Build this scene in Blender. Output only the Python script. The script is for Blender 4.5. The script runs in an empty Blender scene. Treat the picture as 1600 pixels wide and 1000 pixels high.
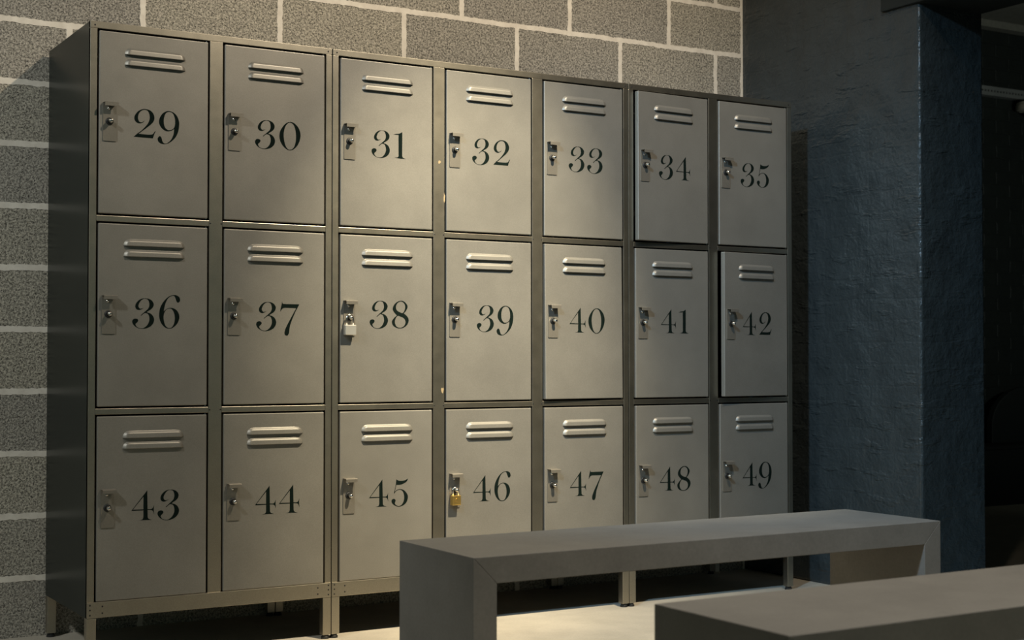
import bpy, bmesh, math, random
from mathutils import Vector, Matrix

random.seed(7)
S = bpy.context.scene
COL = S.collection
R = math.radians

# ------------------------------------------------------------------ camera
cam_d = bpy.data.cameras.new('camera')
cam = bpy.data.objects.new('camera', cam_d)
COL.objects.link(cam)
cam.location = (-1.0366, -3.9872, 0.8206)
_yaw, _pit, _rol = 0.5362, 0.0232, -0.0002
_fw = Vector((math.sin(_yaw) * math.cos(_pit), math.cos(_yaw) * math.cos(_pit), math.sin(_pit)))
_r = Vector((math.cos(_yaw), -math.sin(_yaw), 0))
_u = _r.cross(_fw)
_r2 = math.cos(_rol) * _r + math.sin(_rol) * _u
_u2 = -math.sin(_rol) * _r + math.cos(_rol) * _u
cam.rotation_euler = Matrix((_r2, _u2, -_fw)).transposed().to_euler()
cam_d.sensor_width = 36
cam_d.lens = 2285.58 * 36 / 1600
cam_d.shift_x = 0.00045
cam_d.shift_y = 0.00534
cam_d.clip_start = 0.05
cam_d.dof.use_dof = True
cam_d.dof.focus_distance = 4.35
cam_d.dof.aperture_fstop = 5.6
S.camera = cam

# ------------------------------------------------------------------ world and lights
w = bpy.data.worlds.new('world')
S.world = w
w.use_nodes = True
w.node_tree.nodes['Background'].inputs[0].default_value = (0.50, 0.80, 0.74, 1)
w.node_tree.nodes['Background'].inputs[1].default_value = 0.12


def spot(name, loc, aim, power, colour, angle, blend, radius):
    d = bpy.data.lights.new(name, 'SPOT')
    d.energy = power
    d.color = colour
    d.spot_size = R(angle)
    d.spot_blend = blend
    d.shadow_soft_size = radius
    o = bpy.data.objects.new(name, d)
    COL.objects.link(o)
    o.location = loc
    o.rotation_euler = (Vector(aim) - Vector(loc)).to_track_quat('-Z', 'Y').to_euler()
    return o


spot('key_spotlight', (1.33, -1.62, 3.1), (1.16, 0.0, 0.94), 640, (1.0, 0.86, 0.60), 33, 1.0, 0.03)
spot('floor_fill', (1.36, -1.58, 3.1), (1.42, -0.18, 0.0), 270, (1.0, 0.84, 0.58), 36, 1.0, 0.03)  # extra beam added beside the key to brighten the floor
spot('wide_spotlight', (1.38, -1.60, 3.1), (1.3, 0.4, 1.7), 185, (1.0, 0.85, 0.66), 96, 0.9, 0.03)
spot('cool_spotlight', (-1.0, -2.2, 2.95), (2.7, -0.25, 0.55), 440, (0.48, 0.74, 1.0), 48, 1.0, 0.08)
spot('left_fill', (-2.3, -1.6, 3.0), (-0.25, 0.2, 0.8), 200, (0.97, 1.0, 0.97), 70, 1.0, 0.14)  # added fill for the left block wall and left doors
spot('bench_fill', (1.1, -2.5, 3.1), (1.0, -2.3, 0.0), 215, (1.0, 0.91, 0.78), 70, 1.0, 0.06)  # added overhead fill, lifts the bench tops and fronts

spot('bay_fill', (4.7, -1.6, 1.5), (6.0, 2.0, 2.2), 60, (0.90, 1.0, 0.90), 80, 1.0, 0.10)  # added unseen fill that lifts the channel and ceiling of the bay

S.view_settings.view_transform = 'Standard'
S.view_settings.look = 'None'
S.view_settings.gamma = 1
S.view_settings.use_curve_mapping = False
S.view_settings.exposure = 0.0


# ------------------------------------------------------------------ helpers
def tag(o, label=None, cat=None, group=None, kind=None):
    if label: o['label'] = label
    if cat: o['category'] = cat
    if group: o['group'] = group
    if kind: o['kind'] = kind
    return o


def obj(name, bm, mat, parent=None, smooth=False, bevel=0.0, seg=2):
    me = bpy.data.meshes.new(name)
    bmesh.ops.recalc_face_normals(bm, faces=bm.faces)
    bm.to_mesh(me)
    bm.free()
    for m in (mat if isinstance(mat, (list, tuple)) else [mat]):
        me.materials.append(m)
    if smooth:
        for p in me.polygons: p.use_smooth = True
    o = bpy.data.objects.new(name, me)
    COL.objects.link(o)
    if parent: o.parent = parent
    if bevel:
        b = o.modifiers.new('bevel', 'BEVEL')
        b.width = bevel; b.segments = seg; b.limit_method = 'ANGLE'; b.angle_limit = R(40)
    return o


def empty(name, loc=(0, 0, 0), rz=0.0):
    o = bpy.data.objects.new(name, None)
    o.empty_display_size = 0.1
    COL.objects.link(o)
    o.location = loc
    o.rotation_euler = (0, 0, rz)
    return o


def box(bm, x0, x1, y0, y1, z0, z1, mi=0):
    vs = [bm.verts.new((x, y, z)) for z in (z0, z1) for y in (y0, y1) for x in (x0, x1)]
    for q in ((0, 2, 3, 1), (4, 5, 7, 6), (0, 1, 5, 4), (2, 6, 7, 3), (0, 4, 6, 2), (1, 3, 7, 5)):
        f = bm.faces.new([vs[i] for i in q]); f.material_index = mi
    return vs


def prism(bm, pts, y0, y1, mi=0):
    """closed outline in x,z pushed from y0 to y1"""
    a = [bm.verts.new((x, y0, z)) for x, z in pts]
    b = [bm.verts.new((x, y1, z)) for x, z in pts]
    n = len(pts)
    bm.faces.new(a).material_index = mi
    bm.faces.new(b[::-1]).material_index = mi
    for i in range(n):
        bm.faces.new((a[i], b[i], b[(i + 1) % n], a[(i + 1) % n])).material_index = mi


def lathe(bm, prof, axis='y', n=20, c=(0, 0, 0), mi=0):
    """prof: (radius, position along axis)"""
    rings = []
    for r, t in prof:
        ring = []
        for k in range(n):
            a = 2 * math.pi * k / n
            p = (r * math.cos(a), t, r * math.sin(a)) if axis == 'y' else (r * math.cos(a), r * math.sin(a), t)
            ring.append(bm.verts.new(Vector(p) + Vector(c)))
        rings.append(ring)
    for i in range(len(rings) - 1):
        for k in range(n):
            bm.faces.new((rings[i][k], rings[i][(k + 1) % n], rings[i + 1][(k + 1) % n], rings[i + 1][k])).material_index = mi
    for ring, flip in ((rings[0], 1), (rings[-1], 0)):
        bm.faces.new(ring[::-1] if flip else ring).material_index = mi


def tube(bm, pts, r, n=10, mi=0):
    rings = []
    for i, p in enumerate(pts):
        p = Vector(p)
        d = (Vector(pts[min(i + 1, len(pts) - 1)]) - Vector(pts[max(i - 1, 0)])).normalized()
        s = d.orthogonal().normalized() if i == 0 else (s - d * s.dot(d)).normalized()
        t = d.cross(s)
        rings.append([bm.verts.new(p + r * (math.cos(2 * math.pi * k / n) * s + math.sin(2 * math.pi * k / n) * t)) for k in range(n)])
    for i in range(len(rings) - 1):
        for k in range(n):
            bm.faces.new((rings[i][k], rings[i][(k + 1) % n], rings[i + 1][(k + 1) % n], rings[i + 1][k])).material_index = mi
    bm.faces.new(rings[0][::-1]).material_index = mi
    bm.faces.new(rings[-1]).material_index = mi


# ------------------------------------------------------------------ materials
class NT:
    def __init__(self, name):
        self.m = bpy.data.materials.new(name)
        self.m.use_nodes = True
        self.t = self.m.node_tree
        self.b = self.t.nodes['Principled BSDF']

    def n(self, kind, **kw):
        nd = self.t.nodes.new('ShaderNode' + kind)
        ins = kw.pop('ins', {})
        for k, v in kw.items(): setattr(nd, k, v)
        for k, v in ins.items():
            if isinstance(v, bpy.types.NodeSocket): self.t.links.new(v, nd.inputs[k])
            else: nd.inputs[k].default_value = v
        return nd

    def link(self, a, b): self.t.links.new(a, b)

    def set(self, **kw):
        for k, v in kw.items():
            k = k.replace('_', ' ')
            if isinstance(v, bpy.types.NodeSocket): self.t.links.new(v, self.b.inputs[k])
            else: self.b.inputs[k].default_value = v

    def ramp(self, fac, stops):
        r = self.n('ValToRGB', ins={'Fac': fac})
        e = r.color_ramp.elements
        while len(e) < len(stops): e.new(0.5)
        for el, (p, c) in zip(e, stops):
            el.position = p
            el.color = (c, c, c, 1) if isinstance(c, (int, float)) else (*c, 1)
        return r.outputs['Color']

    def mix(self, f, a, b, mode='MIX'):
        m = self.n('Mix', data_type='RGBA', blend_type=mode)
        for s, v in ((m.inputs[0], f), (m.inputs[6], a), (m.inputs[7], b)):
            if isinstance(v, bpy.types.NodeSocket): self.t.links.new(v, s)
            else: s.default_value = v if isinstance(v, (int, float)) else (*v, 1)
        return m.outputs[2]

    def math(self, op, a, b=0.0):
        m = self.n('Math', operation=op)
        for s, v in ((m.inputs[0], a), (m.inputs[1], b)):
            if isinstance(v, bpy.types.NodeSocket): self.t.links.new(v, s)
            else: s.default_value = v
        return m.outputs[0]

    def coord(self):
        return self.n('TexCoord').outputs['Object']

    def noise(self, v, scale, detail=4, rough=0.55):
        return self.n('TexNoise', ins={'Vector': v, 'Scale': scale, 'Detail': detail, 'Roughness': rough}).outputs['Fac']

    def bump(self, h, strength, dist):
        self.link(self.n('Bump', ins={'Height': h, 'Strength': strength, 'Distance': dist}).outputs[0], self.b.inputs['Normal'])


def steel(name, base=(0.30, 0.285, 0.25), rough=0.46, metallic=0.5):
    t = NT(name)
    c = t.coord()
    info = t.n('ObjectInfo')
    off = t.n('VectorMath', operation='SCALE', ins={0: (7.0, 3.0, 5.0), 'Scale': info.outputs['Random']})
    v = t.n('VectorMath', operation='ADD', ins={0: c, 1: off.outputs[0]}).outputs[0]
    n1 = t.noise(v, 5.0, 5, 0.6)
    n2 = t.noise(v, 420.0, 2, 0.6)
    n3 = t.noise(v, 26.0, 4, 0.6)
    col = t.mix(t.ramp(n1, [(0.3, 0.0), (0.7, 1.0)]), [x * 0.90 for x in base], [x * 1.08 for x in base])
    col = t.mix(t.ramp(n2, [(0.30, 0.0), (0.70, 1.0)]), t.mix(1.0, col, (0.86, 0.86, 0.86), 'MULTIPLY'), col)
    t.set(Base_Color=col, Metallic=metallic)
    rr = t.math('ADD', t.math('MULTIPLY', n3, 0.10), rough - 0.05)
    t.set(Roughness=rr)
    t.bump(n2, 0.10, 0.0006)
    return t.m


def plain(name, base, rough=0.5, metallic=0.0, var=0.15, scale=40, bump=0.0, spec=0.5):
    t = NT(name)
    c = t.coord()
    n1 = t.noise(c, scale, 5, 0.6)
    col = t.mix(t.ramp(n1, [(0.3, 0.0), (0.7, 1.0)]), [x * (1 - var) for x in base], [x * (1 + var) for x in base])
    t.set(Base_Color=col, Roughness=rough, Metallic=metallic, Specular_IOR_Level=spec)
    if bump: t.bump(n1, bump, 0.002)
    return t.m


def concrete(name, base):
    t = NT(name)
    c = t.coord()
    n1 = t.noise(c, 6.0, 6, 0.65)
    n2 = t.noise(c, 160.0, 3, 0.6)
    col = t.mix(t.ramp(n1, [(0.3, 0.0), (0.7, 1.0)]), [x * 0.86 for x in base], [x * 1.10 for x in base])
    col = t.mix(t.ramp(n2, [(0.3, 0.0), (0.7, 1.0)]), t.mix(1.0, col, (0.88, 0.88, 0.88), 'MULTIPLY'), col)
    t.set(Base_Color=col, Roughness=0.55)
    t.bump(n2, 0.12, 0.001)
    return t.m


def block_wall():
    t = NT('concrete_blockwork')
    c = t.coord()
    sep = t.n('SeparateXYZ', ins={0: c})
    wob = t.noise(c, 55.0, 3, 0.6)
    wob2 = t.noise(c, 9.0, 2, 0.5)
    d = t.math('ADD', t.math('MULTIPLY', t.math('SUBTRACT', wob, 0.5), 0.010), t.math('MULTIPLY', t.math('SUBTRACT', wob2, 0.5), 0.008))
    x = t.math('ADD', t.math('ADD', sep.outputs[0], 20 * 0.4514 - 0.2912 + BLOCK_DX), d)
    z = t.math('ADD', t.math('ADD', sep.outputs[2], 20 * 0.1842 - 0.1728 + BLOCK_DZ), d)
    v = t.n('CombineXYZ', ins={0: x, 1: z, 2: 0.0}).outputs[0]
    br = t.n('TexBrick', offset=0.5, offset_frequency=2, squash=1.0)
    t.link(v, br.inputs['Vector'])
    for k, val in (('Scale', 1.0), ('Mortar Size', 0.0098), ('Mortar Smooth', 0.12), ('Bias', 0.0), ('Brick Width', 0.4514), ('Row Height', 0.1842)):
        br.inputs[k].default_value = val
    br.inputs['Color1'].default_value = (0, 0, 0, 1)
    br.inputs['Color2'].default_value = (1, 1, 1, 1)
    br.inputs['Mortar'].default_value = (0.5, 0.5, 0.5, 1)
    edge = t.ramp(t.math('ADD', sep.outputs[0], d), [(0.0, 0), (1.0, 1)])
    em = t.math('GREATER_THAN', t.math('ADD', sep.outputs[0], t.math('MULTIPLY', d, 1.5)), 2.672)
    mort = t.math('MAXIMUM', br.outputs['Fac'], em)
    # aggregate
    g1 = t.noise(c, 150.0, 3, 0.75)
    g2 = t.noise(c, 210.0, 2, 0.6)
    vor = t.n('TexVoronoi', ins={'Vector': c, 'Scale': 120.0}).outputs['Distance']
    big = t.noise(c, 3.0, 4, 0.6)
    a, b = (0.19, 0.18, 0.153), (0.60, 0.56, 0.475)
    col = t.mix(t.ramp(g1, [(0.40, 0.0), (0.60, 1.0)]), a, b)
    col = t.mix(br.outputs['Color'], t.mix(1.0, col, (0.86, 0.86, 0.88), 'MULTIPLY'), t.mix(1.0, col, (1.10, 1.08, 1.02), 'MULTIPLY'))
    col = t.mix(t.ramp(big, [(0.3, 0.0), (0.7, 1.0)]), t.mix(1.0, col, (0.88, 0.88, 0.88), 'MULTIPLY'), col)
    pits = t.math('MAXIMUM', t.ramp(g2, [(0.30, 1.0), (0.40, 0.0)]), t.ramp(vor, [(0.10, 1.0), (0.22, 0.0)]))
    col = t.mix(t.math('MULTIPLY', pits, 0.8), col, (0.05, 0.045, 0.04))
    smear = t.ramp(t.noise(c, 14.0, 4, 0.6), [(0.62, 0.0), (0.78, 0.55)])
    col = t.mix(smear, col, (0.50, 0.46, 0.39))
    mcol = t.mix(t.ramp(t.noise(c, 30.0, 4, 0.6), [(0.3, 0.0), (0.7, 1.0)]), (0.72, 0.66, 0.565), (0.88, 0.82, 0.71))
    col = t.mix(mort, col, mcol)
    t.set(Base_Color=col, Roughness=0.95)
    h = t.mix(mort, t.math('SUBTRACT', t.math('MULTIPLY', g1, 0.8), t.math('MULTIPLY', pits, 0.5)), t.math('ADD', 0.75, t.math('MULTIPLY', t.noise(c, 45, 3), 0.25)))
    t.bump(h, 0.9, 0.004)
    return t.m


BLOCK_DX, BLOCK_DZ = 0.0, 0.0


def painted_brick(name, base, rough, course=0.0758, length=0.225, bump=0.8, axis=1, dist=0.006, mortar=0.55):
    t = NT(name)
    c = t.coord()
    sep = t.n('SeparateXYZ', ins={0: c})
    wob = t.noise(c, 12.0, 3, 0.6)
    d = t.math('MULTIPLY', t.math('SUBTRACT', wob, 0.5), 0.025)
    v = t.n('CombineXYZ', ins={0: t.math('ADD', t.math('ADD', sep.outputs[axis], 20.0), d), 1: t.math('ADD', t.math('ADD', sep.outputs[2], 2.0), d), 2: 0.0}).outputs[0]
    br = t.n('TexBrick', offset=0.5)
    t.link(v, br.inputs['Vector'])
    for k, val in (('Scale', 1.0), ('Mortar Size', 0.006), ('Mortar Smooth', 0.8), ('Bias', 0.0), ('Brick Width', length), ('Row Height', course)):
        br.inputs[k].default_value = val
    n1 = t.noise(c, 9.0, 6, 0.62)
    n2 = t.noise(c, 70.0, 4, 0.6)
    sx = t.n('VectorMath', operation='MULTIPLY', ins={0: c, 1: (6.0, 6.0, 22.0)}).outputs[0]
    n3 = t.ramp(t.noise(sx, 1.0, 3, 0.6), [(0.58, 0.0), (0.66, 1.0)])
    h = t.math('ADD', t.math('MULTIPLY', n1, 1.6), t.math('MULTIPLY', n2, 0.10))
    h = t.math('ADD', h, t.math('MULTIPLY', n3, 0.22))
    h = t.math('SUBTRACT', h, t.math('MULTIPLY', br.outputs['Fac'], mortar))
    col = t.mix(t.ramp(n1, [(0.3, 0.0), (0.7, 1.0)]), [x * 0.85 for x in base], [x * 1.15 for x in base])
    t.set(Base_Color=col, Roughness=rough)
    t.bump(h, bump, dist)
    return t.m


M = {
    'steel': steel('raw_zinc_steel'),
    'frame': steel('raw_zinc_steel_frame', (0.45, 0.415, 0.34), 0.39, 1.0),
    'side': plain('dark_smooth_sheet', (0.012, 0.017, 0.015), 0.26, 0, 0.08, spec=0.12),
    'inner': plain('painted_shade_dark', (0.02, 0.02, 0.02), 0.7),  # near-black tone that paints shade into gaps and openings
    'plate': steel('latch_steel', (0.30, 0.275, 0.23), 0.40, 0.6),
    'chrome': plain('polished_chrome', (0.72, 0.70, 0.66), 0.16, 1.0, 0.03),
    'black': plain('black_rubber', (0.012, 0.013, 0.013), 0.55),
    'paint': plain('black_stencil_paint', (0.006, 0.011, 0.009), 0.8, 0, 0.1, spec=0.03),
    'rust': plain('rust_speck', (0.36, 0.27, 0.15), 0.7),
    'silver': plain('bright_nickel', (0.80, 0.77, 0.70), 0.30, 0.7, 0.03),
    'brass': plain('brass', (0.78, 0.53, 0.16), 0.30, 0.9, 0.05),
    'bench': concrete('grey_concrete', (0.235, 0.225, 0.205)),
    'floor': concrete('pale_floor', (0.55, 0.50, 0.41)),
    'block': block_wall(),
    'pier': painted_brick('navy_painted_brick', (0.038, 0.047, 0.049), 0.30, bump=1.0, axis=1, mortar=0.05, dist=0.010),
    'far': painted_brick('black_painted_brick', (0.016, 0.020, 0.018), 0.5, axis=0, bump=0.6),
    'dark': plain('charcoal_paint', (0.010, 0.014, 0.013), 0.6),
    'ceiling': plain('grey_ceiling_plaster', (0.20, 0.19, 0.16), 0.9),
    'galv': steel('galvanised_channel', (0.42, 0.43, 0.42), 0.4),
    'cream': plain('cream_plastic', (0.55, 0.50, 0.40), 0.5),
}

GLYPHS = {
    '0': [[(317,829,0),(220,794,0),(117,694,0),(34,560,0),(0,412,0),(18,280,0),(74,163,0),(171,61,0),(262,9,0),(339,0,0),(430,31,0),(534,124,0),(611,252,0),(653,402,0),(652,512,0),(617,631,0),(545,735,0),(453,807,0),(375,829,0)],[(317,810,0),(253,778,0),(188,694,0),(146,569,0),(131,434,0),(145,289,0),(177,158,0),(229,65,0),(288,23,0),(339,21,0),(404,47,0),(462,119,0),(501,244,0),(517,367,0),(513,501,0),(486,645,0),(441,745,0),(382,799,0)]],
    '1': [[(0,712,1),(84,742,0),(214,766,0),(298,817,1),(296,84,1),(326,36,0),(417,1,1),(215,0,0),(40,13,1),(137,30,0),(175,76,1),(172,720,1),(84,713,0)]],
    '2': [[(305,479,1),(265,422,0),(165,385,0),(71,413,0),(20,495,0),(30,589,0),(103,701,0),(210,773,0),(317,797,0),(438,777,0),(533,705,0),(579,589,0),(562,487,0),(495,395,0),(387,299,0),(267,200,0),(140,97,1),(281,92,0),(442,93,0),(537,117,0),(584,185,0),(617,204,1),(577,114,0),(540,0,1),(0,2,1),(106,103,0),(213,188,0),(313,293,0),(400,407,0),(440,510,0),(449,591,0),(432,677,0),(391,747,0),(317,773,0),(237,753,0),(157,680,0),(121,577,0),(124,497,0),(158,433,0),(212,418,0),(265,442,0)]],
    '3': [[(318,578,1),(261,541,0),(184,518,0),(114,542,0),(82,609,0),(101,691,0),(164,772,0),(247,825,0),(337,840,0),(440,835,0),(530,795,0),(584,729,0),(597,672,0),(575,600,0),(517,538,0),(440,491,0),(399,459,1),(492,433,0),(563,378,0),(604,299,0),(608,229,0),(582,152,0),(518,77,0),(416,23,0),(300,0,0),(198,8,0),(96,53,0),(26,123,0),(0,197,0),(25,257,0),(89,281,0),(146,265,0),(166,226,0),(140,178,0),(96,140,0),(96,105,0),(134,50,0),(198,20,0),(275,13,0),(339,35,0),(415,99,0),(467,196,0),(479,278,0),(466,359,0),(428,420,0),(357,441,1),(299,405,0),(255,366,0),(229,368,1),(299,431,0),(363,485,0),(427,542,0),(459,591,0),(476,663,0),(465,743,0),(433,805,0),(375,829,0),(324,828,0),(260,797,0),(203,728,0),(171,650,0),(178,593,0),(216,555,0),(267,559,0)]],
    '4': [[(440,816,1),(451,302,1),(551,299,0),(600,335,0),(629,406,1),(626,286,0),(634,153,1),(600,239,0),(551,271,0),(451,278,1),(457,78,1),(489,31,0),(579,0,1),(399,5,0),(220,6,1),(309,28,0),(337,90,1),(337,275,1),(0,277,1)],[(337,653,1),(337,299,1),(41,307,1)]],
    '5': [[(162,822,1),(237,784,0),(354,773,0),(470,792,0),(555,835,1),(522,761,0),(444,706,0),(328,664,0),(224,655,0),(163,660,1),(106,454,1),(186,508,0),(289,525,0),(393,499,0),(484,425,0),(543,329,0),(547,236,0),(504,122,0),(420,45,0),(316,4,0),(213,0,0),(110,38,0),(32,99,0),(0,170,0),(26,227,0),(90,241,0),(135,198,0),(122,141,0),(112,101,0),(148,53,0),(226,14,0),(303,28,0),(368,82,0),(413,173,0),(426,277,0),(413,370,0),(374,453,0),(302,505,0),(225,502,0),(147,464,0),(90,391,1),(83,421,1),(141,649,1)]],
    '6': [[(438,937,0),(326,918,0),(214,850,0),(102,721,0),(25,568,0),(0,413,0),(11,268,0),(67,133,0),(165,32,0),(270,0,0),(368,16,0),(480,101,0),(551,218,0),(572,326,0),(551,424,0),(495,512,0),(410,564,0),(312,577,0),(214,550,0),(127,479,1),(144,587,0),(186,730,0),(256,848,0),(354,910,0),(417,912,0),(452,864,0),(480,790,0),(509,735,0),(551,733,0),(590,786,0),(572,872,0),(509,922,0)],[(298,559,0),(214,536,0),(151,454,0),(123,347,0),(130,226,0),(165,104,0),(221,35,0),(284,16,0),(354,34,0),(410,116,0),(441,236,0),(438,369,0),(403,479,0),(354,542,0)]],
    '7': [[(63,995,1),(73,941,0),(104,916,1),(593,915,1),(529,798,1),(451,651,0),(368,456,0),(310,298,0),(287,164,0),(272,67,0),(234,6,0),(189,0,0),(146,30,0),(137,96,0),(162,187,0),(233,333,0),(322,491,0),(425,675,0),(496,800,1),(147,808,1),(83,788,0),(38,741,0),(0,680,1),(19,789,0),(44,898,0)]],
    '8': [[(290,838,0),(178,804,0),(73,714,0),(27,606,0),(45,524,0),(101,456,0),(172,396,1),(81,323,0),(18,247,0),(0,184,0),(32,96,0),(123,28,0),(256,0,0),(390,24,0),(503,101,0),(562,216,0),(552,311,0),(488,392,0),(396,460,1),(467,525,0),(523,633,0),(509,722,0),(403,821,0)],[(290,816,0),(192,773,0),(143,690,0),(136,614,0),(164,551,0),(235,502,0),(347,468,0),(403,511,0),(438,594,0),(445,683,0),(417,752,0),(360,801,0)],[(200,382,0),(137,318,0),(98,223,0),(109,135,0),(158,53,0),(263,20,0),(362,43,0),(432,107,0),(457,189,0),(439,265,0),(375,327,0),(291,358,0)]],
    '9': [[(49,212,0),(0,159,0),(3,87,0),(42,33,0),(119,0,0),(210,0,0),(309,35,0),(408,109,0),(507,219,0),(570,354,0),(602,513,0),(603,635,0),(571,756,0),(507,852,0),(415,914,0),(309,934,0),(210,908,0),(112,827,0),(49,711,0),(32,614,0),(49,529,0),(105,445,0),(182,386,0),(267,362,0),(351,376,0),(429,419,0),(464,444,1),(450,316,0),(415,206,0),(351,108,0),(267,34,0),(210,16,0),(154,36,0),(119,106,0),(98,178,0)],[(309,910,0),(239,878,0),(189,798,0),(165,677,0),(171,555,0),(203,465,0),(260,411,0),(316,399,0),(394,419,0),(457,474,0),(486,560,0),(490,657,0),(478,755,0),(443,845,0),(387,899,0)]],
}
NUMBER_SPOTS = {
    29: [(0.0948, 0.215), (0.1627, 0.2014)],
    30: [(0.0905, 0.2091), (0.165, 0.2111)],
    31: [(0.101, 0.2092), (0.174, 0.2121)],
    32: [(0.0909, 0.2113), (0.1669, 0.2159)],
    33: [(0.0937, 0.2126), (0.1656, 0.2118)],
    34: [(0.0895, 0.209), (0.1639, 0.212)],
    35: [(0.0957, 0.2069), (0.1692, 0.2089)],
    36: [(0.0939, 0.2128), (0.1693, 0.2142)],
    37: [(0.096, 0.21), (0.1691, 0.1976)],
    38: [(0.0956, 0.2205), (0.1699, 0.2223)],
    39: [(0.1079, 0.2141), (0.1797, 0.2044)],
    40: [(0.0943, 0.2149), (0.1689, 0.2123)],
    41: [(0.1041, 0.2168), (0.1797, 0.2166)],
    42: [(0.0867, 0.2131), (0.1662, 0.2147)],
    43: [(0.0943, 0.2127), (0.1673, 0.2094)],
    44: [(0.0945, 0.2099), (0.1672, 0.2098)],
    45: [(0.0951, 0.2126), (0.1696, 0.2103)],
    46: [(0.0943, 0.2115), (0.1712, 0.2088)],
    47: [(0.0959, 0.2109), (0.1692, 0.1953)],
    48: [(0.0973, 0.2116), (0.1714, 0.2084)],
    49: [(0.099, 0.2124), (0.1702, 0.2006)],
}

# ------------------------------------------------------------------ setting
XP, YP, XQ = 2.684, -0.440, 2.995        # pier: side face, front face, far side
YW = 0.487                               # face of the block wall

bm = bmesh.new(); box(bm, -5.0, 9.0, -7.0, 2.2, -0.1, 0.0)
tag(obj('floor', bm, M['floor']), kind='structure')
bm = bmesh.new(); box(bm, -5.0, XP, YW, YW + 0.2, 0.0, 3.3)
tag(obj('wall_back', bm, M['block']), kind='structure')
bm = bmesh.new(); box(bm, XP, XQ, YP, 2.0, 0.0, 3.3)
o = tag(obj('wall_right', bm, M['pier'], bevel=0.010, seg=3), kind='structure')
bm = bmesh.new(); box(bm, XP - 0.015, XQ, -3.2, -0.275, 2.033, 3.3)
tag(obj('trim_1', bm, M['dark'], bevel=0.004), kind='structure')
bm = bmesh.new(); box(bm, XQ, 9.0, 2.0, 2.2, 0.0, 3.3)
tag(obj('wall_far', bm, M['far']), kind='structure')
bm = bmesh.new(); box(bm, XQ, 9.0, -4.0, 2.0, 2.816, 2.9); box(bm, XQ, 9.0, 1.93, 2.0, 2.775, 2.816)
tag(obj('ceiling_beyond', bm, M['ceiling']), kind='structure')
bm = bmesh.new(); box(bm, XQ, 9.2, -3.6, -3.4, 0.0, 2.816); box(bm, 9.0, 9.2, -3.4, 2.0, 0.0, 2.816)  # unseen walls added to keep ambient light out of the bay
tag(obj('bay_light_blocker', bm, M['dark']), kind='structure')
bm = bmesh.new(); box(bm, -5.0, XP, -7.0, YW, 3.3, 3.4)
tag(obj('ceiling', bm, M['dark']), kind='structure')

# ------------------------------------------------------------------ lockers
W, WM, WS = 0.3072, 0.0495, 0.0257
HD, HR, HB, HT, LEG = 0.5, 0.0266, 0.0439, 0.0239, 0.1218
DEPTH, GAP = 0.4671, 0.0052
ZT = LEG + HB + 3 * HD + 2 * HR + HT
SHEET = 0.0012


def spline(ctrl, steps=6):
    """closed outline; points flagged 1 are corners"""
    n = len(ctrl)
    P = [Vector((a, b)) for a, b, _ in ctrl]
    out = []
    for i in range(n):
        p1, p2 = P[i], P[(i + 1) % n]
        p0 = p1 + (p1 - p2) if ctrl[i][2] else P[i - 1]
        p3 = p2 + (p2 - p1) if ctrl[(i + 1) % n][2] else P[(i + 2) % n]
        if ctrl[i][2] and ctrl[(i + 1) % n][2]:
            out.append(p1); continue
        for s in range(steps):
            t = s / steps
            out.append(0.5 * (2 * p1 + (p2 - p0) * t + (2 * p0 - 5 * p1 + 4 * p2 - p3) * t * t + (3 * p1 - p0 - 3 * p2 + p3) * t ** 3))
    return out


def glyph_mesh(n):
    """the two painted figures of one door, flat on the door face"""
    cu = bpy.data.curves.new('number', 'CURVE')
    cu.dimensions = '2D'; cu.fill_mode = 'FRONT'
    for d, (gx, gz) in zip(str(n), NUMBER_SPOTS[n]):
        for loop in GLYPHS[d]:
            pts = spline(loop)
            sp = cu.splines.new('POLY')
            sp.points.add(len(pts) - 1)
            for q, p in zip(sp.points, pts):
                q.co = (p.x * 1e-4 + gx - W, p.y * 1e-4 + gz, 0, 1)
            sp.use_cyclic_u = True
    co = bpy.data.objects.new('number', cu)
    COL.objects.link(co)
    dg = bpy.context.evaluated_depsgraph_get()
    me = bpy.data.meshes.new_from_object(co.evaluated_get(dg))
    bpy.data.objects.remove(co)
    bpy.data.curves.remove(cu)
    # x,y plane -> x,z plane, a thin coat of paint
    bm = bmesh.new(); bm.from_mesh(me)
    bpy.data.meshes.remove(me)
    for v in bm.verts: v.co = (v.co.x, -0.00235, v.co.y)
    g = bmesh.ops.extrude_face_region(bm, geom=bm.faces[:])
    for v in [e for e in g['geom'] if isinstance(e, bmesh.types.BMVert)]: v.co.y = -0.00195
    return bm


def door_bm():
    bm = bmesh.new()
    box(bm, -W, 0, -0.002, 0.016, 0, HD)
    return bm


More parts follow.
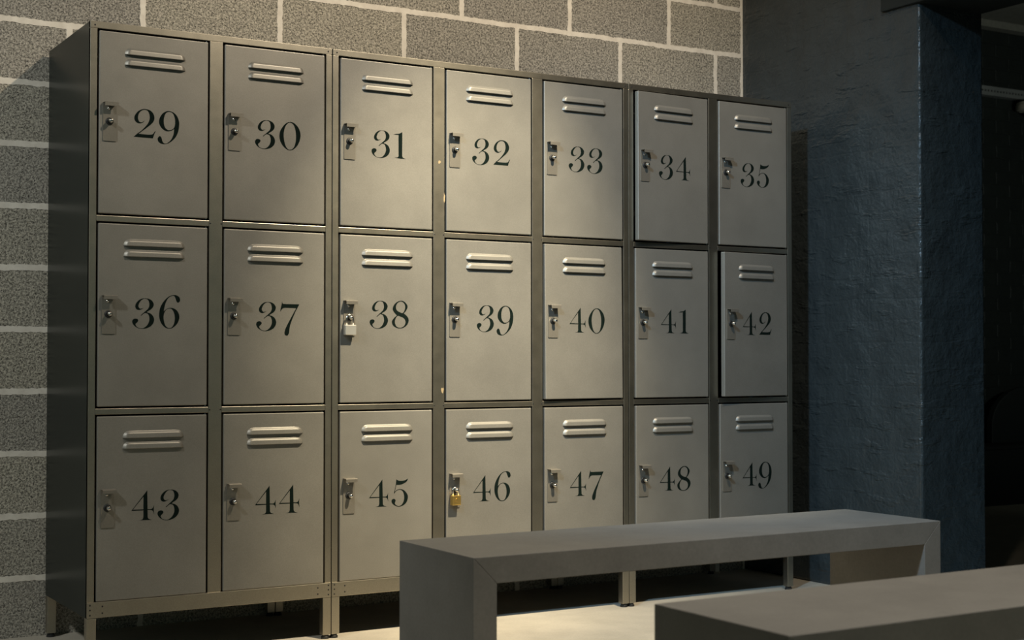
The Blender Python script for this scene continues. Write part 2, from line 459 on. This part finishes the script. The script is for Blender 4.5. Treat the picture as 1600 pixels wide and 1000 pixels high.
def louver_bm(xc, zbot):
    bm = bmesh.new()
    LW, LH, D = 0.1712, 0.0205, 0.0078
    NU, NV = 48, 10
    rows = []
    for j in range(NV + 1):
        v = j / NV                                     # 0 top, 1 lip
        rr = 0.019
        t = min(1.0, v * LH / rr)
        hw = LW / 2 - rr * (1 - math.sqrt(max(0.0, 1 - (1 - t) ** 2)))
        row = []
        for i in range(NU + 1):
            u = -1 + 2 * i / NU
            u = math.copysign(abs(u) ** 0.75, u)
            x = hw * u
            e = min(1.0, (hw - abs(x)) / 0.012)
            e = math.sin(e * math.pi / 2)
            q = min(1.0, v / 0.38)
            prof = 0.78 * (q * q * (3 - 2 * q)) + 0.22 * v
            y = -0.002 - D * prof * e
            row.append(bm.verts.new((xc + x, y + 0.0002, zbot + LH * (1 - v))))
        rows.append(row)
    for j in range(NV):
        for i in range(NU):
            f = bm.faces.new((rows[j][i], rows[j][i + 1], rows[j + 1][i + 1], rows[j + 1][i])); f.smooth = True
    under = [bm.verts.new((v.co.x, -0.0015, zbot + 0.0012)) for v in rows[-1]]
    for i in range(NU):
        f = bm.faces.new((rows[-1][i], rows[-1][i + 1], under[i + 1], under[i])); f.material_index = 1  # dark tone stands in for the shade under the lip
    return bm


def latch_bm():
    bm = bmesh.new()
    x0, x1, z0, z1 = 0.0100 - W, 0.0470 - W, 0.198, 0.3035
    r, pts = 0.003, []
    for cx, cz, a0 in ((x0 + r, z0 + r, 180), (x1 - r, z0 + r, 270)):
        for k in range(5):
            a = R(a0 + 22.5 * k); pts.append((cx + r * math.cos(a), cz + r * math.sin(a)))
    pts += [(x1, z1), (x0, z1)]
    prism(bm, pts, -0.0046, -0.0018)
    # tab folded out from the top and down at its lip
    prof = [(-0.0030, z1 - 0.0016), (-0.0030, z1), (-0.0235, z1 - 0.0006), (-0.0252, z1 - 0.0022), (-0.0252, z1 - 0.0115), (-0.0238, z1 - 0.0115), (-0.0238, z1 - 0.0028), (-0.0228, z1 - 0.0020)]
    a = [bm.verts.new((x0, y, z)) for y, z in prof]
    b = [bm.verts.new((x1, y, z)) for y, z in prof]
    bm.faces.new(a); bm.faces.new(b[::-1])
    for i in range(len(prof)):
        k = (i + 1) % len(prof)
        bm.faces.new((a[i], a[k], b[k], b[i]))
    return bm


def rivet_bm():
    bm = bmesh.new()
    lathe(bm, [(0.0042, -0.0030), (0.0042, -0.0052), (0.0030, -0.0072), (0.0012, -0.0080)], n=16, c=(0.0255 - W, 0, 0.2875))
    return bm


NX, NZ = 0.0276 - W, 0.2520


def knob_bm():
    bm = bmesh.new()
    lathe(bm, [(0.0105, -0.0030), (0.0105, -0.0062), (0.0090, -0.0078), (0.0066, -0.0078)], n=24, c=(NX, 0, NZ), mi=1)
    lathe(bm, [(0.0062, -0.0070), (0.0060, -0.0215), (0.0052, -0.0245), (0.0030, -0.0262), (0.0010, -0.0266)], n=24, c=(NX, 0, NZ))
    return bm


def rail_rivet_bm():
    bm = bmesh.new()
    lathe(bm, [(0.0024, 0.002), (0.0024, -0.0003), (0.0014, -0.0007)], n=10)
    return bm


def hinge_bm():
    bm = bmesh.new()
    lathe(bm, [(0.0022, 0), (0.0022, 0.0023)], axis='z', n=10, c=(-0.0045, 0.001, 0))
    return bm


proto = {}


def part(key, bmf, mat, parent, name, **kw):
    """first use builds the mesh, later ones copy the object"""
    if key not in proto:
        o = obj(name, bmf(), mat, parent, **kw)
        proto[key] = o
    else:
        o = proto[key].copy()
        o.name = name
        COL.objects.link(o)
        o.parent = parent
    return o


AJAR = {34: (R(3.1), 0.0), 42: (R(4.8), 0.0), 40: (R(1.5), R(0.7)), 47: (R(0.25), 0), 48: (R(0.35), 0), 41: (R(0.3), 0), 49: (R(0.25), 0)}
DOOR_NOTE = {34: ' standing slightly ajar', 42: ' standing slightly ajar', 40: ' bent slightly outwards at its foot'}


def locker_cabinet(x_left, cols, first, label):
    wide = cols * W + (cols - 1) * WM + 2 * WS
    root = empty('locker_cabinet', (x_left, 0, 0))
    tag(root, label, 'lockers', 'banks of numbered steel lockers')
    a, b = 0.0010, wide - 0.0010                      # hairline between neighbours
    zb, ztop = LEG + HB, ZT - HT
    # face frame
    bm = bmesh.new()
    box(bm, a, b, 0, 0.014, ztop + GAP, ZT)                                  # top rail
    box(bm, a, b, -0.0012, 0.014, LEG, zb - 0.0012)                          # bottom rail
    edges = [(a, WS - GAP)]
    for c in range(1, cols):
        x = WS + c * (W + WM)
        edges.append((x - WM + GAP, x - GAP))
    edges.append((wide - WS + GAP, b))
    for e0, e1 in edges:
        box(bm, e0, e1, 0.0004, 0.014, zb - 0.0012, ztop + GAP)
    for c in range(cols):
        x = WS + c * (W + WM)
        for r in (1, 2):
            z = zb + r * HD + (r - 1) * HR
            box(bm, x - GAP, x + W + GAP, 0.0006, 0.014, z + GAP, z + HR - GAP)
    spots = []
    for xs, s in ((a, 1), (b, -1)):
        spots += [(xs + s * 0.013, ZT - 0.010, 0.0), (xs + s * 0.0085, LEG + 0.035, -0.0012), (xs + s * 0.0085, LEG + 0.022, -0.0012), (xs + s * 0.0085, LEG + 0.008, -0.0012),
                  (xs + s * 0.042, LEG + 0.030, -0.0012), (xs + s * 0.042, LEG + 0.012, -0.0012)]
    obj('face_frame', bm, [M['frame']], root, bevel=0.0012)
    for c in range(cols):
        x = WS + c * (W + WM)
        for r in (1, 2):
            zm = zb + r * HD + (r - 0.5) * HR
            for xm in ([x - GAP - 0.0035] if c else []) + ([x + W + GAP + 0.0035] if c < cols - 1 else []):
                spots.append((xm, zm, 0.0004))
    for x, z, y in spots:
        o = part('rail_rivet', rail_rivet_bm, M['black'], root, 'rail_rivet')
        o.location = (x, y, z)
    # carcass
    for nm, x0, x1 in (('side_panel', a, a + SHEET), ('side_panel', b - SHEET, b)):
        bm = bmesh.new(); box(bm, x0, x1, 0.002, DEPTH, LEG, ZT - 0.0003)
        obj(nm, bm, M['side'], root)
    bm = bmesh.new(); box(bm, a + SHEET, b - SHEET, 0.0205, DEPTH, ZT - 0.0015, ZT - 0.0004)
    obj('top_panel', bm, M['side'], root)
    bm = bmesh.new()
    box(bm, a + SHEET, b - SHEET, DEPTH - SHEET, DEPTH - 0.0002, LEG, ZT - 0.002)
    box(bm, a + SHEET, b - SHEET, 0.0205, DEPTH - 0.002, LEG, LEG + SHEET)
    for r in (1, 2):
        z = zb + r * HD + (r - 1) * HR + HR / 2
        box(bm, a + SHEET, b - SHEET, 0.021, DEPTH - 0.002, z, z + SHEET)
    for c in range(1, cols):
        x = WS + c * (W + WM) - WM / 2
        box(bm, x, x + SHEET, 0.021, DEPTH - 0.002, LEG + 0.002, ZT - 0.002)
    obj('carcass', bm, M['inner'], root)  # shade inside the lockers is put into this dark colour
    # legs
    for x0 in (a, b - 0.0255):
        for y0 in (0.0, DEPTH - 0.0262):
            bm = bmesh.new(); box(bm, x0, x0 + 0.0255, y0, y0 + 0.0255, 0.012, LEG - 0.0002)
            lg = obj('leg', bm, M['frame'], root, bevel=0.0012)
            bm = bmesh.new()
            lathe(bm, [(0.0122, 0.0), (0.0122, 0.005), (0.0100, 0.007), (0.0100, 0.0122)], axis='z', n=18, c=(x0 + 0.01275, y0 + 0.01275, 0))
            obj('foot', bm, M['black'], lg)
    # doors
    for c in range(cols):
        for r in range(3):
            n = first + c + 7 * r
            x = WS + c * (W + WM)
            z = zb + (2 - r) * (HD + HR)
            d = part('door', door_bm, M['steel'], root, 'door', bevel=0.0024, seg=3)
            d.location = (x + W, 0, z)
            yaw, tilt = AJAR.get(n, (R(random.uniform(0.0, 0.12)), 0.0))
            d.rotation_euler = (0, tilt, yaw)
            if tilt:
                d.rotation_euler = (-tilt, 0, yaw)
                d.location.z += 0.0004
                d.location.y -= 0.0005
            d['label'] = 'steel locker door numbered %d%s' % (n, DOOR_NOTE.get(n, ''))
            xc = -W + 0.0699 + 0.0856 - 0.0010
            for k, zz in enumerate((HD - 0.0605, HD - 0.0897)):
                part('louver%d' % k, lambda: louver_bm(xc, zz), [M['steel'], M['inner']], d, 'louver')
            part('latch', latch_bm, M['plate'], d, 'latch')
            part('rivet', rivet_bm, M['chrome'], d, 'latch_rivet', smooth=True)
            part('knob', knob_bm, [M['chrome'], M['black']], d, 'lock_knob', smooth=True)
            for zz in (HD + 0.0001, -0.0024):
                part('hinge', hinge_bm, M['chrome'], d, 'hinge_pin').location = (0, 0, zz)
            num = obj('number', glyph_mesh(n), M['paint'], d)
            num['label'] = 'black painted number %d' % n
    return root, wide


u1, w2 = locker_cabinet(0.0, 2, 29, 'left bank of grey steel lockers, two columns numbered 29, 30, 36, 37, 43 and 44')
u2, w3 = locker_cabinet(w2, 3, 31, 'middle three-column bank of grey steel lockers with numbers 31 to 33 along its top')
u3, _ = locker_cabinet(w2 + w3, 2, 34, 'right bank of grey steel lockers beside dark pier, numbers 34 and 35 on top')


# faint rust marks on the upright between the columns 31 and 32
for x, z, rx, rz in ((0.3585, 1.430, 0.006, 0.007), (0.3760, 1.320, 0.004, 0.020), (0.3700, 0.726, 0.006, 0.012)):
    bm = bmesh.new()
    rn = random.Random(int(z * 1000))
    prism(bm, [(x + rx * rn.uniform(0.5, 1) * math.cos(R(a)), z + rz * rn.uniform(0.5, 1) * math.sin(R(a))) for a in range(0, 360, 24)], 0.0002, 0.0006)
    obj('rust_mark', bm, M['rust'], u2)['label'] = 'small orange rust mark'


# ------------------------------------------------------------------ padlocks
def padlock(label, xc, zb, bw, bh, sr, ztop, nose_y, mat):
    root = empty('padlock', (xc, nose_y, zb))
    tag(root, label, 'padlock', 'padlocks on the locker latches')
    bm = bmesh.new(); box(bm, -bw / 2, bw / 2, -0.008, 0.008, 0, bh)
    obj('body', bm, mat, root, bevel=0.0022, seg=3)
    st = ztop - zb
    rr = sr
    pts = [(-rr, 0, bh - 0.003), (-rr, 0, st - rr)]
    pts += [(rr * math.cos(a), 0, st - rr + rr * math.sin(a)) for a in [math.pi - math.pi * k / 12 for k in range(1, 12)]]
    pts += [(rr, 0, st - rr), (rr, 0, bh - 0.003)]
    bm = bmesh.new(); tube(bm, pts, 0.0027)
    obj('shackle', bm, M['chrome'], root, smooth=True)
    return root


padlock('silver padlock hanging from the latch of locker 38', 0.7654, 0.8930, 0.0356, 0.0300, 0.0105, 0.9525, -0.0175, M['silver'])
pb = padlock('brass padlock hanging from the latch of locker 46', 1.1222, 0.3722, 0.0300, 0.0300, 0.0095, 0.4262, -0.0175, M['brass'])
bm = bmesh.new(); lathe(bm, [(0.0062, -0.0080), (0.0060, -0.0086), (0.0045, -0.0088)], n=20, c=(0.0, 0, 0.0155))
obj('emblem', bm, M['brass'], pb)


# ------------------------------------------------------------------ benches
def bench(label, x, y, ang, L, D, h, t):
    root = empty('bench', (x, y, 0), ang)
    tag(root, label, 'bench', 'grey concrete benches in front of the lockers')
    bm = bmesh.new(); prism(bm, [(0, h), (L, h), (L - t, h - t), (t, h - t)], -D, 0)
    obj('top_slab', bm, M['bench'], root, bevel=0.0012)
    for q in ([(0, 0), (0, h), (t, h - t), (t, 0)], [(L, 0), (L, h), (L - t, h - t), (L - t, 0)]):
        bm = bmesh.new(); prism(bm, q, -D, 0)
        obj('leg_panel', bm, M['bench'], root, bevel=0.0012)
    return root


bench('grey concrete bench standing nearer the lockers, its far leg by the dark pier', 0.4087, -1.0694, 0.0015, 1.3287, 0.3341, 0.42, 0.0553)
bench('blurred grey concrete bench nearest the viewer, cut off at the corner', 0.3940, -2.0372, 0.0068, 1.3287, 0.3259, 0.42, 0.0553)

# ------------------------------------------------------------------ the dim bay beyond the pier
t = empty('cable_channel', (5.3, 2.0, 2.376))
tag(t, 'slotted grey metal channel fixed along the dark wall beyond the pier', 'metal channel')
bm = bmesh.new()
box(bm, 0, 2.6, -0.045, 0, 0, 0.004); box(bm, 0, 2.6, -0.045, 0, 0.050, 0.054)
box(bm, 0, 2.6, -0.048, -0.044, 0, 0.022); box(bm, 0, 2.6, -0.048, -0.044, 0.032, 0.054)
x = 0.0
while x < 2.6:
    box(bm, x, x + 0.013, -0.048, -0.044, 0.0215, 0.0325); x += 0.026
obj('channel', bm, M['galv'], t)
bm = bmesh.new(); box(bm, 0, 2.6, -0.040, -0.001, 0.005, 0.049)
obj('slot_shade_block', bm, M['inner'], t)  # dark block added to stand for shade behind the slots

t = empty('wall_fitting', (6.085, 1.90, 2.300))
tag(t, 'cream drum-shaped fitting under the slotted metal channel', 'fitting')
bm = bmesh.new(); lathe(bm, [(0.080, 0.0), (0.098, 0.008), (0.100, 0.030), (0.094, 0.052)], axis='z', n=40)
obj('drum', bm, M['cream'], t, smooth=False)
bm = bmesh.new(); lathe(bm, [(0.045, 0.0002), (0.042, -0.020), (0.020, -0.026)], axis='z', n=24)
obj('sensor_base', bm, M['black'], t)
bm = bmesh.new(); lathe(bm, [(0.010, -0.0255), (0.009, -0.034), (0.004, -0.038)], axis='z', n=14)
obj('lens', bm, M['chrome'], t, smooth=True)

t = empty('cabinet', (5.15, 1.68, 0))
tag(t, 'low black cabinet against the dark brick wall beyond the pier', 'cabinet')
bm = bmesh.new(); box(bm, 0, 1.6, 0, 0.31, 0, 0.315)
obj('body', bm, M['dark'], t, bevel=0.003)
bm = bmesh.new(); box(bm, -0.01, 1.61, -0.01, 0.315, 0.3152, 0.3352)
obj('worktop', bm, M['black'], t, bevel=0.002)

bm = bmesh.new()
pts = [(-0.30, 0), (0.30, 0), (0.30, 0.10)]
pts += [(0.30 * math.cos(R(a)), 0.10 + 0.225 * math.sin(R(a))) for a in range(6, 180, 6)] + [(-0.30, 0.10)]
prism(bm, pts, 0, 0.04)
o = obj('arched_panel', bm, M['dark'], bevel=0.004)
o.location = (5.952, 1.85, 0.3353)
tag(o, 'black round-topped panel standing on the low black cabinet', 'panel')
